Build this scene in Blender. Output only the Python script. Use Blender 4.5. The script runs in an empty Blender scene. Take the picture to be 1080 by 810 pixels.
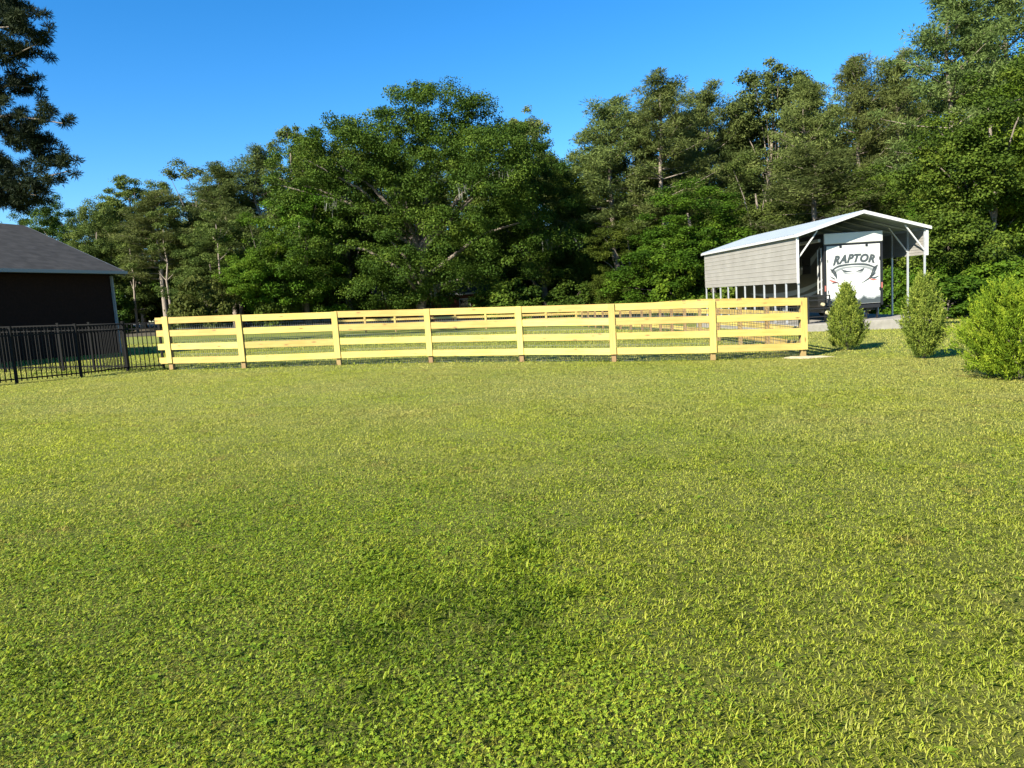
import bpy, bmesh, math, random
import numpy as np
from mathutils import Vector, Matrix
R = math.radians
rng = np.random.default_rng(7)
random.seed(7)
scene = bpy.context.scene
col = scene.collection

# ------------------------------------------------------------------ camera
EYE = 1.66
F_PX = 780.0                      # focal length for a 1080 px wide frame
PITCH, ROLL = R(6.58), R(3.7)
_r0 = Vector((1, 0, 0)); _u0 = Vector((0, math.sin(PITCH), math.cos(PITCH)))
CF = Vector((0, math.cos(PITCH), -math.sin(PITCH)))
CR = _r0 * math.cos(ROLL) - _u0 * math.sin(ROLL)
CU = _r0 * math.sin(ROLL) + _u0 * math.cos(ROLL)
cd = bpy.data.cameras.new('camera')
cd.sensor_fit = 'HORIZONTAL'; cd.sensor_width = 36.0
cd.lens = 36.0 * F_PX / 1080.0
cd.clip_start = 0.05; cd.clip_end = 3000
cam = bpy.data.objects.new('camera', cd); col.objects.link(cam)
cam.matrix_world = Matrix(((CR.x, CU.x, -CF.x, 0), (CR.y, CU.y, -CF.y, 0), (CR.z, CU.z, -CF.z, EYE), (0, 0, 0, 1)))
scene.camera = cam

# ------------------------------------------------------------------ light
SUN_AZ, SUN_EL = R(180 + 43), R(32)          # azimuth clockwise from +Y, elevation
SUN_DIR = Vector((math.sin(SUN_AZ) * math.cos(SUN_EL), math.cos(SUN_AZ) * math.cos(SUN_EL), math.sin(SUN_EL)))
world = bpy.data.worlds.new('World'); scene.world = world; world.use_nodes = True
wn = world.node_tree; bg = wn.nodes['Background']
sky = wn.nodes.new('ShaderNodeTexSky'); sky.sky_type = 'NISHITA'; sky.sun_disc = False
sky.sun_elevation = SUN_EL; sky.sun_rotation = SUN_AZ
sky.air_density = 1.0; sky.dust_density = 0.0; sky.ozone_density = 6.0; sky.altitude = 100
hsv = wn.nodes.new('ShaderNodeHueSaturation'); hsv.inputs['Saturation'].default_value = 1.25
wn.links.new(sky.outputs[0], hsv.inputs['Color']); wn.links.new(hsv.outputs[0], bg.inputs[0]); bg.inputs[1].default_value = 0.077
sl = bpy.data.lights.new('sun', 'SUN'); sl.energy = 5.0; sl.angle = R(0.5); sl.color = (1.0, 0.93, 0.78)
so = bpy.data.objects.new('sun', sl); col.objects.link(so)
so.rotation_euler = SUN_DIR.to_track_quat('Z', 'Y').to_euler(); so.location = (-20, -20, 30)
scene.view_settings.view_transform = 'Standard'; scene.view_settings.look = 'None'
scene.view_settings.gamma = 1.0; scene.view_settings.exposure = 1.55
try: scene.view_settings.use_curve_mapping = False
except Exception: pass
scene.cycles.max_bounces = 8; scene.cycles.transparent_max_bounces = 8

# ------------------------------------------------------------------ terrain shape
def ss(a, b, v):
    t = np.clip((np.asarray(v, dtype=float) - a) / (b - a), 0, 1); return t * t * (3 - 2 * t)
def gz(x, y):
    x = np.asarray(x, dtype=float); y = np.asarray(y, dtype=float)
    xs = 60 * np.tanh(x / 60)
    z = -0.034 * xs
    z = z - 0.75 * ss(22, 66, y) + 0.5 * ss(64, 110, y)
    return z
def gzf(x, y): return float(gz(x, y))
def ray(px, py):
    return CF + CR * ((px - 540) / F_PX) + CU * ((405 - py) / F_PX)
def ground(px, py):
    d = ray(px, py); t = 5.0
    for i in range(60):
        x, y, z = d.x * t, d.y * t, EYE + d.z * t
        t += (z - gzf(x, y)) / -d.z * 0.7 if d.z < -1e-4 else 0
    return Vector((d.x * t, d.y * t, gzf(d.x * t, d.y * t)))
def along(px, py, Y):
    d = ray(px, py); t = Y / d.y
    return Vector((d.x * t, Y, EYE + d.z * t))

# ------------------------------------------------------------------ materials
def mat(name, color=(.5, .5, .5), rough=.6, metal=0.0, spec=.5):
    m = bpy.data.materials.new(name); m.use_nodes = True
    b = m.node_tree.nodes['Principled BSDF']
    b.inputs['Base Color'].default_value = (*color, 1); b.inputs['Roughness'].default_value = rough
    b.inputs['Metallic'].default_value = metal; b.inputs['Specular IOR Level'].default_value = spec
    return m
def N(m, t, **kw):
    n = m.node_tree.nodes.new(t)
    for k, v in kw.items(): setattr(n, k, v)
    return n
def L(m, a, b): m.node_tree.links.new(a, b)
def ramp(m, fac, stops):
    r = N(m, 'ShaderNodeValToRGB'); e = r.color_ramp.elements
    while len(e) < len(stops): e.new(.5)
    for i, (p, c) in enumerate(stops):
        e[i].position = p; e[i].color = (*c, 1)
    L(m, fac, r.inputs[0]); return r.outputs[0]
def noise(m, scale, detail=4, coord='Object', stretch=None, rough=.55):
    tc = N(m, 'ShaderNodeTexCoord'); n = N(m, 'ShaderNodeTexNoise')
    n.inputs['Scale'].default_value = scale; n.inputs['Detail'].default_value = detail; n.inputs['Roughness'].default_value = rough
    if stretch:
        mp = N(m, 'ShaderNodeMapping'); mp.inputs['Scale'].default_value = stretch
        L(m, tc.outputs[coord], mp.inputs[0]); L(m, mp.outputs[0], n.inputs['Vector'])
    else: L(m, tc.outputs[coord], n.inputs['Vector'])
    return n.outputs['Fac']
def mix(m, fac, a, b, mode='MIX'):
    x = N(m, 'ShaderNodeMix', data_type='RGBA', blend_type=mode)
    if isinstance(fac, (int, float)): x.inputs[0].default_value = fac
    else: L(m, fac, x.inputs[0])
    for v, s in ((a, x.inputs[6]), (b, x.inputs[7])):
        if isinstance(v, tuple): s.default_value = (*v, 1)
        else: L(m, v, s)
    return x.outputs[2]
def bump(m, h, strength=.3, dist=.02):
    b = N(m, 'ShaderNodeBump'); b.inputs['Strength'].default_value = strength; b.inputs['Distance'].default_value = dist
    L(m, h, b.inputs['Height']); L(m, b.outputs[0], m.node_tree.nodes['Principled BSDF'].inputs['Normal'])
def base(m): return m.node_tree.nodes['Principled BSDF'].inputs['Base Color']
def noisy(name, c0, c1, scale, rough=.7, stretch=None, bs=0.0, bd=.02, metal=0, spec=.4, lo=.3, hi=.7):
    m = mat(name, c0, rough, metal, spec); f = noise(m, scale, 5, stretch=stretch)
    L(m, ramp(m, f, [(lo, c0), (hi, c1)]), base(m))
    if bs: bump(m, f, bs, bd)
    return m

def leaf_mat(name, stops, trans=.35, objvar=.25, rough=.65, spec=.10):
    """leaf colour from the per-leaf 'tint' attribute, shifted a little from plant to plant"""
    m = mat(name, stops[0][1], rough, 0, spec)
    at = N(m, 'ShaderNodeAttribute', attribute_name='tint')
    c = ramp(m, at.outputs['Fac'], stops)
    if objvar:
        oi = N(m, 'ShaderNodeObjectInfo')
        hs = N(m, 'ShaderNodeHueSaturation')
        a = N(m, 'ShaderNodeMapRange'); a.inputs[3].default_value = .5 - .012 * objvar / .25; a.inputs[4].default_value = .5 + .022 * objvar / .25
        v = N(m, 'ShaderNodeMapRange'); v.inputs[3].default_value = 1 - objvar; v.inputs[4].default_value = 1 + objvar
        L(m, oi.outputs['Random'], a.inputs[0]); L(m, a.outputs[0], hs.inputs['Hue'])
        fr = N(m, 'ShaderNodeMath', operation='MULTIPLY'); fr.inputs[1].default_value = 7.31; L(m, oi.outputs['Random'], fr.inputs[0])
        fx = N(m, 'ShaderNodeMath', operation='FRACT'); L(m, fr.outputs[0], fx.inputs[0])
        L(m, fx.outputs[0], v.inputs[0]); L(m, v.outputs[0], hs.inputs['Value'])
        L(m, c, hs.inputs['Color']); c = hs.outputs[0]
    L(m, c, base(m))
    nt = m.node_tree; out = nt.nodes['Material Output']; b = nt.nodes['Principled BSDF']
    tr = N(m, 'ShaderNodeBsdfTranslucent'); L(m, c, tr.inputs['Color'])
    ms = N(m, 'ShaderNodeMixShader'); ms.inputs[0].default_value = trans
    L(m, b.outputs[0], ms.inputs[1]); L(m, tr.outputs[0], ms.inputs[2]); L(m, ms.outputs[0], out.inputs[0])
    return m

def wood(name, ca, cb, cknot):
    m = mat(name, ca, .65, 0, .3)
    oi = N(m, 'ShaderNodeObjectInfo')
    g = noise(m, 6, 5, stretch=(.35, 5, 5)); blot = noise(m, 1.1, 3)
    c = ramp(m, g, [(.34, ca), (.58, cb)])
    c2 = mix(m, .55, c, ramp(m, blot, [(.35, ca), (.65, cb)]))
    hs = N(m, 'ShaderNodeHueSaturation'); mr = N(m, 'ShaderNodeMapRange'); mr.inputs[3].default_value = .74; mr.inputs[4].default_value = 1.06
    L(m, oi.outputs['Random'], mr.inputs[0]); L(m, mr.outputs[0], hs.inputs['Value'])
    h2 = N(m, 'ShaderNodeMapRange'); h2.inputs[3].default_value = .486; h2.inputs[4].default_value = .506
    L(m, oi.outputs['Random'], h2.inputs[0]); L(m, h2.outputs[0], hs.inputs['Hue'])
    L(m, c2, hs.inputs['Color'])
    tc = N(m, 'ShaderNodeTexCoord'); mp = N(m, 'ShaderNodeMapping'); mp.inputs['Scale'].default_value = (2.0, 6.0, 6.0)
    ad = N(m, 'ShaderNodeVectorMath', operation='ADD'); L(m, tc.outputs['Object'], ad.inputs[0])
    sc_ = N(m, 'ShaderNodeMath', operation='MULTIPLY'); sc_.inputs[1].default_value = 57.0; L(m, oi.outputs['Random'], sc_.inputs[0]); L(m, sc_.outputs[0], ad.inputs[1])
    vo = N(m, 'ShaderNodeTexVoronoi'); L(m, ad.outputs[0], mp.inputs[0]); L(m, mp.outputs[0], vo.inputs['Vector']); vo.inputs['Scale'].default_value = 1.0
    k = ramp(m, vo.outputs['Distance'], [(.06, (.9, .9, .9)), (.17, (0, 0, 0))])
    L(m, mix(m, k, hs.outputs[0], cknot), base(m)); bump(m, g, .25, .01)
    return m

M = {}
M['pine_board'] = wood('pine_board', (.53, .418, .128), (.42, .308, .078), (.20, .115, .045))
M['pine_post'] = wood('pine_post', (.30, .21, .09), (.24, .16, .065), (.26, .14, .06))
M['wire'] = mat('wire', (.16, .17, .16), .45, .5)
M['black_metal'] = mat('black_metal', (.006, .006, .0065), .6, 0, .12)
M['trunk'] = noisy('trunk_bark', (.10, .085, .068), (.20, .165, .132), 5, .9, stretch=(3, 3, .5), bs=.6, bd=.05)
M['pine_bark'] = noisy('pine_bark', (.15, .12, .095), (.27, .225, .18), 5, .9, stretch=(3, 3, .6), bs=.6, bd=.05)
M['oak_leaf'] = leaf_mat('oak_leaf', [(0, (.024, .045, .006)), (.5, (.055, .088, .010)), (1, (.115, .150, .018))], .28)
M['broad_leaf'] = leaf_mat('broad_leaf', [(0, (.030, .060, .005)), (.5, (.070, .122, .009)), (1, (.140, .195, .016))], .32)
M['pale_leaf'] = leaf_mat('pale_leaf', [(0, (.048, .070, .014)), (.5, (.092, .118, .024)), (1, (.15, .170, .038))], .3)
M['pine_needle'] = leaf_mat('pine_needle', [(0, (.050, .070, .018)), (.5, (.098, .128, .034)), (1, (.165, .195, .055))], .3)
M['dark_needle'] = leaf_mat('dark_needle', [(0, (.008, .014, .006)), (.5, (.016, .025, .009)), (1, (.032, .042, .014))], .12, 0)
M['juniper'] = leaf_mat('juniper', [(0, (.060, .092, .014)), (.5, (.135, .185, .026)), (1, (.27, .31, .05))], .25, .06)
M['bright_juniper'] = leaf_mat('bright_juniper', [(0, (.055, .098, .008)), (.5, (.125, .195, .012)), (1, (.26, .32, .024))], .3, 0)
M['moss'] = mat('grey_moss', (.12, .125, .10), .9)
M['white_metal'] = noisy('white_metal', (.42, .43, .43), (.47, .47, .46), 3, .35, spec=.5)
M['galv'] = noisy('galvanised_steel', (.36, .38, .40), (.44, .46, .48), 8, .4, metal=.35)
M['concrete'] = noisy('concrete', (.20, .186, .158), (.27, .252, .22), 4, .9, bs=.3)
M['sand'] = noisy('sand', (.30, .26, .16), (.42, .37, .24), 9, .95, bs=.4)
M['black_paint'] = mat('black_paint', (.012, .012, .014), .4)
M['rubber'] = mat('rubber', (.02, .02, .021), .8)
M['glass_dark'] = mat('glass_dark', (.01, .012, .014), .05, 0, .6)

# ------------------------------------------------------------------ object helpers
def tag(o, label=None, cat=None, group=None, kind=None):
    if label: o['label'] = label
    if cat: o['category'] = cat
    if group: o['group'] = group
    if kind: o['kind'] = kind
    return o
def empty(name, loc=(0, 0, 0), rz=0):
    o = bpy.data.objects.new(name, None); col.objects.link(o); o.location = loc; o.rotation_euler = (0, 0, rz)
    o.empty_display_size = .2
    return o
def link(name, me, parent=None, loc=None, rot=None):
    o = bpy.data.objects.new(name, me); col.objects.link(o)
    if parent: o.parent = parent
    if loc is not None: o.location = loc
    if rot is not None: o.rotation_euler = rot
    return o
class MB:
    def __init__(s): s.v = []; s.f = []
    def add(s, vs, fs):
        n = len(s.v); s.v += [tuple(v) for v in vs]; s.f += [tuple(n + i for i in f) for f in fs]
    def box(s, a, b):
        (x0, y0, z0), (x1, y1, z1) = a, b
        s.add([(x0, y0, z0), (x1, y0, z0), (x1, y1, z0), (x0, y1, z0), (x0, y0, z1), (x1, y0, z1), (x1, y1, z1), (x0, y1, z1)],
              [(0, 3, 2, 1), (4, 5, 6, 7), (0, 1, 5, 4), (1, 2, 6, 5), (2, 3, 7, 6), (3, 0, 4, 7)])
    def bar(s, p, q, w, h, up=(0, 0, 1)):
        p, q = Vector(p), Vector(q); d = (q - p).normalized(); up = Vector(up)
        if abs(d.dot(up)) > .98: up = Vector((0, 1, 0))
        sx = d.cross(up).normalized(); sz = sx.cross(d)
        c = [sx * (a * w / 2) + sz * (b * h / 2) for a, b in ((-1, -1), (1, -1), (1, 1), (-1, 1))]
        s.add([p + k for k in c] + [q + k for k in c], [(3, 2, 1, 0), (4, 5, 6, 7), (0, 1, 5, 4), (1, 2, 6, 5), (2, 3, 7, 6), (3, 0, 4, 7)])
    def tube(s, pts, rad, n=8, caps=True):
        pts = [Vector(p) for p in pts]; rad = rad if hasattr(rad, '__len__') else [rad] * len(pts)
        rings = []
        vs = []
        for i, p in enumerate(pts):
            d = (pts[min(i + 1, len(pts) - 1)] - pts[max(i - 1, 0)]).normalized()
            a = Vector((0, 1, 0)) if abs(d.y) < .9 else Vector((1, 0, 0))
            x = d.cross(a).normalized(); y = d.cross(x)
            vs += [p + (x * math.cos(2 * math.pi * k / n) + y * math.sin(2 * math.pi * k / n)) * rad[i] for k in range(n)]
        fs = [(i * n + k, i * n + (k + 1) % n, (i + 1) * n + (k + 1) % n, (i + 1) * n + k) for i in range(len(pts) - 1) for k in range(n)]
        if caps: fs += [tuple(range(n))[::-1], tuple((len(pts) - 1) * n + k for k in range(n))]
        s.add(vs, fs)
    def prism(s, poly, d):
        """closed polygon (list of 3-D points) pushed by vector d"""
        n = len(poly); d = Vector(d)
        s.add([Vector(p) for p in poly] + [Vector(p) + d for p in poly],
              [tuple(range(n))[::-1], tuple(range(n, 2 * n))] + [(k, (k + 1) % n, n + (k + 1) % n, n + k) for k in range(n)])
    def mesh(s, name, m, smooth=False):
        me = bpy.data.meshes.new(name); me.from_pydata(s.v, [], s.f)
        bm = bmesh.new(); bm.from_mesh(me); bmesh.ops.recalc_face_normals(bm, faces=bm.faces); bm.to_mesh(me); bm.free()
        me.materials.append(m)
        if smooth: me.shade_smooth()
        return me
    def build(s, name, m, parent=None, smooth=False, loc=None, rot=None):
        return link(name, s.mesh(name, m, smooth), parent, loc, rot)
def bevel(o, w=.006, seg=1):
    bm = bmesh.new(); bm.from_mesh(o.data)
    bmesh.ops.bevel(bm, geom=list(bm.edges), offset=w, segments=seg, affect='EDGES', profile=.5)
    bm.to_mesh(o.data); bm.free(); return o
def raw_mesh(name, V, idx, per, m, tint=None, extra=None):
    """numpy vertices + flat index list with `per` corners per face"""
    me = bpy.data.meshes.new(name); nf = len(idx) // per
    me.vertices.add(len(V)); me.vertices.foreach_set('co', np.ascontiguousarray(V, dtype=np.float32).ravel())
    me.loops.add(len(idx)); me.loops.foreach_set('vertex_index', np.ascontiguousarray(idx, dtype=np.int32))
    me.polygons.add(nf); me.polygons.foreach_set('loop_start', np.arange(0, nf * per, per, dtype=np.int32))
    me.update(calc_edges=True)
    for nm, arr in (('tint', tint), ('dry', extra)):
        if arr is not None:
            a = me.attributes.new(nm, 'FLOAT', 'FACE'); a.data.foreach_set('value', np.ascontiguousarray(arr, dtype=np.float32))
    me.materials.append(m)
    return me
def unit(a): return a / np.maximum(np.linalg.norm(a, axis=1, keepdims=True), 1e-9)
def leaf_quads(C, D, Nn, ln, wd):
    """diamond leaves at C, long axis D, facing Nn"""
    D = unit(D); S = unit(np.cross(D, Nn)); ln = ln[:, None]; wd = wd[:, None]
    V = np.stack([C - D * ln * .5, C + S * wd * .5 - D * ln * .05, C + D * ln * .5, C - S * wd * .5 - D * ln * .05], 1)
    return V.reshape(-1, 3), np.arange(len(C) * 4)

# ------------------------------------------------------------------ ground
def axis(lo, hi, near, n1, far):
    a = np.linspace(-near, near, n1); b = near + (far - near) * np.linspace(0, 1, 26)[1:] ** 2
    return np.concatenate([-b[::-1], a, b])
gx = axis(0, 0, 30, 91, 900); gy = np.concatenate([np.linspace(-60, -6, 14), np.linspace(-5, 50, 111), 50 + 900 * np.linspace(0, 1, 30)[1:] ** 2])
XX, YY = np.meshgrid(gx, gy); ZZ = gz(XX, YY)
V = np.stack([XX.ravel(), YY.ravel(), ZZ.ravel()], 1); w_ = len(gx); h_ = len(gy)
ii = (np.arange(h_ - 1)[:, None] * w_ + np.arange(w_ - 1)[None]).ravel()
idx = np.stack([ii, ii + 1, ii + 1 + w_, ii + w_], 1).ravel()
M['lawn'] = m = mat('lawn_ground', (.1, .13, .04), .95, 0, .1)
n1 = noise(m, .22, 4); n2 = noise(m, 9, 5, rough=.7); n3 = noise(m, 55, 4, rough=.75)
geo = N(m, 'ShaderNodeNewGeometry'); sp = N(m, 'ShaderNodeSeparateXYZ'); L(m, geo.outputs['Position'], sp.inputs[0])
fy = N(m, 'ShaderNodeMapRange'); fy.inputs[1].default_value = 4; fy.inputs[2].default_value = 13; L(m, sp.outputs['Y'], fy.inputs[0])
near = ramp(m, n2, [(.3, (.065, .078, .016)), (.55, (.13, .145, .030)), (.75, (.21, .20, .065))])
far = ramp(m, n1, [(.32, (.165, .200, .045)), (.5, (.22, .235, .062)), (.7, (.27, .26, .085))])
c = mix(m, fy.outputs[0], near, far)
c = mix(m, .5, c, ramp(m, n3, [(.3, (.25, .25, .25)), (.7, (1.3, 1.3, 1.2))]), 'MULTIPLY')
fm = N(m, 'ShaderNodeMath', operation='MULTIPLY'); fm.inputs[1].default_value = .62; L(m, fy.outputs[0], fm.inputs[0])
c = mix(m, fm.outputs[0], c, ramp(m, n3, [(.30, (.05, .07, .014)), (.5, (.18, .21, .045)), (.72, (.33, .33, .11))]))
L(m, c, base(m)); bump(m, n3, .9, .04)
gme = raw_mesh('ground', V, idx, 4, m); gme.shade_smooth()
tag(link('ground', gme), kind='structure')

# far wood floor: darker leaf litter under the trees
def sheet(name, poly_fn, xs, ys, m, lift):
    XX, YY = np.meshgrid(xs, ys); ZZ = gz(XX, YY) + lift
    V = np.stack([XX.ravel(), YY.ravel(), ZZ.ravel()], 1); w = len(xs); h = len(ys)
    ii = (np.arange(h - 1)[:, None] * w + np.arange(w - 1)[None]).ravel()
    return raw_mesh(name, V, np.stack([ii, ii + 1, ii + 1 + w, ii + w], 1).ravel(), 4, m)
M['litter'] = noisy('leaf_litter', (.035, .030, .018), (.075, .060, .034), .8, .95, bs=.5, bd=.05)
tag(link('woodland_floor', sheet('woodland_floor', None, np.linspace(-160, 160, 60), np.linspace(70, 190, 30), M['litter'], .03)), kind='structure')

# ------------------------------------------------------------------ grass
def vnoise(x, y, s, seed):
    """smooth value noise in 0..1"""
    g = np.random.default_rng(seed).random((256, 256)); x = x * s + 100; y = y * s + 100
    xi = np.floor(x).astype(int); yi = np.floor(y).astype(int); fx = x - xi; fy = y - yi
    fx = fx * fx * (3 - 2 * fx); fy = fy * fy * (3 - 2 * fy)
    a = g[xi % 256, yi % 256]; b = g[(xi + 1) % 256, yi % 256]; c = g[xi % 256, (yi + 1) % 256]; d = g[(xi + 1) % 256, (yi + 1) % 256]
    return (a * (1 - fx) + b * fx) * (1 - fy) + (c * (1 - fx) + d * fx) * fy
dark_c = ground(480, 655); bare_c = ground(375, 735); clov_c = ground(560, 770); lush_c = ground(560, 620)
def patch(x, y, c, rx, ry):
    d = np.sqrt(((x - c.x) / rx) ** 2 + ((y - c.y) / ry) ** 2) + (vnoise(x, y, 2.3, 91) - .5) * .8 + (vnoise(x, y, 7, 92) - .5) * .5
    return 1 - ss(.35, 1.35, d)
def scatter(y0, y1, dens, spread=.78, pad=2.4):
    """uniform points over the trapezoid in front of the camera"""
    W = (y1 * spread + pad); n = int(dens * 2 * W * (y1 - y0))
    x = rng.uniform(-W, W, n); y = rng.uniform(y0, y1, n)
    k = np.abs(x) < y * spread + pad
    return x[k], y[k]
FENCE_H = 1.46
POST_PX = [(182, 390), (258, 388.5), (358, 385), (455, 382.5), (551, 381.5), (648, 381.5), (752, 380), (847, 376.5)]
front = [ground(*p) for p in POST_PX]
FX = np.array([p.x for p in front]); FY = np.array([p.y for p in front])
bands = [(1.9, 3.4, 16500, .0043, .020), (3.4, 5.2, 12500, .0048, .020), (5.2, 8, 8500, .0056, .020), (8, 12, 5600, .0068, .020), (12, 18.5, 2700, .0090, .021), (18.5, 30, 520, .020, .030), (30, 48, 90, .04, .05)]
Vs, Ts, Ds = [], [], []
for (y0, y1, dens, wd, ht) in bands:
    x, y = scatter(y0, y1, dens)
    cl = patch(x, y, clov_c, .75, .55); bare = patch(x, y, bare_c, .22, .30); dk = np.maximum(patch(x, y, dark_c, .75, .95), .75 * patch(x, y, bare_c, .30, .42)); lush = patch(x, y, lush_c, .8, .6)
    keep = rng.random(len(x)) > np.clip(bare * .12 + cl * .2, 0, .95)
    tuft = .5 * vnoise(x, y, 14, 3) + .5 * vnoise(x, y, 33, 4)
    keep &= rng.random(len(x)) < .30 + .5 * dk + 1.2 * ss(.12, .72, tuft) + .35 * ss(5, 11, y)
    x, y, dk, lush, bare = x[keep], y[keep], dk[keep], lush[keep], bare[keep]; n = len(x)
    z = gz(x, y) - .003
    az = rng.uniform(0, 2 * np.pi, n); lean = np.clip(np.abs(rng.normal(.95, .40, n)), 0, 1.4) + dk * .1
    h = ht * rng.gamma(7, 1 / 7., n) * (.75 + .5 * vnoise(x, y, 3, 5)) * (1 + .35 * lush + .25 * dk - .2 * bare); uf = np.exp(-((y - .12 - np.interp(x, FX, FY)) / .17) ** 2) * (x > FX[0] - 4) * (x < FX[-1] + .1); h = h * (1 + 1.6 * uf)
    w = wd * rng.uniform(.6, 1.3, n)
    D = np.stack([np.sin(az) * np.sin(lean), np.cos(az) * np.sin(lean), np.cos(lean)], 1)
    fa = az + np.pi / 2 + rng.normal(0, .35, n)
    S = np.stack([np.sin(fa), np.cos(fa), np.zeros(n)], 1)
    B = np.stack([x, y, z], 1); bend = np.stack([np.sin(az), np.cos(az), -.35 * np.ones(n)], 1) * (h * .45)[:, None]
    mid = B + D * (h * .55)[:, None]; tip = B + D * h[:, None] + bend * .7
    Vq = np.stack([B - S * w[:, None] * .5, B + S * w[:, None] * .5, mid + S * w[:, None] * .42, tip, mid - S * w[:, None] * .42], 1)
    Vs.append(Vq.reshape(-1, 3))
    big = vnoise(x, y, .35, 11); med = vnoise(x, y, 1.7, 12); sm = vnoise(x, y, 7, 15)
    lowl = ss(-6.5, -3.5, -y) * ss(-1.6, .2, -x)
    t = .28 + .36 * big + .30 * med + .25 * sm - .04 * lowl + rng.normal(0, .20, n) - .50 * dk - .55 * uf  # uf: taller unmown strip under the fence, its tint lowered to paint in fence shade
    yy = ss(4.0, 13, y)
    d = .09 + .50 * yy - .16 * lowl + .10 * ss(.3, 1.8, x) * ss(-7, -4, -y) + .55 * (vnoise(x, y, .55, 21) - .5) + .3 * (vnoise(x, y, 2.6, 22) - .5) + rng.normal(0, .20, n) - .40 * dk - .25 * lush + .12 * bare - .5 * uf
    Ts.append(np.clip(t, 0, 1)); Ds.append(np.clip(d, 0, 1))
V = np.concatenate(Vs); T = np.concatenate(Ts); Dd = np.concatenate(Ds)
M['grass'] = m = mat('grass_blades', (.1, .15, .03), .5, 0, .22)
at = N(m, 'ShaderNodeAttribute', attribute_name='tint'); ad = N(m, 'ShaderNodeAttribute', attribute_name='dry')
c = ramp(m, at.outputs['Fac'], [(0, (.070, .130, .012)), (.4, (.21, .30, .020)), (.75, (.34, .41, .030)), (1, (.45, .49, .05))])
c = mix(m, ad.outputs['Fac'], c, (.47, .435, .125))
dp = N(m, 'ShaderNodeTexCoord'); nb = N(m, 'ShaderNodeTexNoise'); nb.inputs['Scale'].default_value = 2.6; nb.inputs['Detail'].default_value = 5; L(m, dp.outputs['Object'], nb.inputs['Vector'])
kb = ramp(m, nb.outputs['Fac'], [(.60, (0, 0, 0)), (.72, (.55, .55, .55))])
c = mix(m, kb, c, (.30, .20, .075)); L(m, c, base(m))
tr = N(m, 'ShaderNodeBsdfTranslucent'); L(m, c, tr.inputs[0]); ms = N(m, 'ShaderNodeMixShader'); ms.inputs[0].default_value = .5
L(m, m.node_tree.nodes['Principled BSDF'].outputs[0], ms.inputs[1]); L(m, tr.outputs[0], ms.inputs[2]); L(m, ms.outputs[0], m.node_tree.nodes['Material Output'].inputs[0])
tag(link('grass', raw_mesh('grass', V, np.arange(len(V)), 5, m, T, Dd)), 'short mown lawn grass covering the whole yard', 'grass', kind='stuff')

# clover: three round leaflets on a stalk height
x, y = scatter(1.9, 8.5, 4600)
cl = patch(x, y, clov_c, .95, .62)
f = np.clip(cl * .65 + .62 * ss(.25, .6, vnoise(x, y, .9, 41)) * ss(-8.5, -4.0, -y) * ss(-.9, .5, -x) + .05, 0, 1) * (1 - patch(x, y, bare_c, .22, .3)) * (1 - .85 * patch(x, y, dark_c, .6, .7)) * (1 - .75 * ss(.9, 1.8, x))
k = rng.random(len(x)) < f; x, y, cl = x[k], y[k], cl[k]; n = len(x)
z = gz(x, y) + rng.uniform(.008, .028, n); rot = rng.uniform(0, 2 * np.pi, n); size = rng.uniform(.0040, .0074, n) * (1 + .2 * cl)
tilt = np.stack([rng.normal(-.15, .5, n), rng.normal(-.15, .5, n), np.ones(n)], 1); tilt = unit(tilt)
Vs, Ts = [], []
tc_ = np.clip(.38 + .22 * cl + rng.normal(0, .24, n), 0, 1)
for kx in range(3):
    a = rot + kx * 2.094
    D = np.stack([np.sin(a), np.cos(a), rng.normal(-.05, .2, n)], 1); D = unit(D - tilt * np.sum(D * tilt, 1, keepdims=True) * .8)
    S = np.cross(tilt, D); C = np.stack([x, y, z], 1); s = size[:, None]
    q = np.stack([C, C + D * s * .45 + S * s * .42, C + D * s * 1.0 + S * s * .36, C + D * s * 1.0 - S * s * .36, C + D * s * .45 - S * s * .42], 1)
    Vs.append(q.reshape(-1, 3)); Ts.append(tc_)
# broad-leaved weeds: flat rosettes of longer leaves
wx, wy = scatter(2.0, 7.5, 9); kw = rng.random(len(wx)) < .35 + .5 * ss(-.6, .8, -wx); wx, wy = wx[kw], wy[kw]
for kx in range(7):
    nw = len(wx); a = kx * .9 + rng.uniform(-.3, .3, nw); s = rng.uniform(.022, .05, nw)[:, None]; up = rng.uniform(.25, .8, nw)
    D = unit(np.stack([np.sin(a), np.cos(a), up], 1)); S = np.stack([np.cos(a), -np.sin(a), np.zeros(nw)], 1); C = np.stack([wx, wy, gz(wx, wy) + .006], 1)
    dn = np.array([0, 0, -1.0]) * s * .22
    q = np.stack([C, C + D * s * .5 + S * s * .20, C + D * s + dn + S * s * .03, C + D * s + dn - S * s * .03, C + D * s * .5 - S * s * .20], 1)
    Vs.append(q.reshape(-1, 3)); Ts.append(np.clip(rng.normal(.42, .2, nw), 0, 1))
V = np.concatenate(Vs); T = np.concatenate(Ts)
M['clover'] = leaf_mat('clover_leaf', [(0, (.07, .14, .012)), (.5, (.19, .285, .020)), (1, (.34, .40, .035))], .45, 0, .5, .2)
tag(link('clover', raw_mesh('clover', V, np.arange(len(V)), 5, M['clover'], T)), 'low clover leaves mixed into the near lawn', 'clover', kind='stuff')

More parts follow.
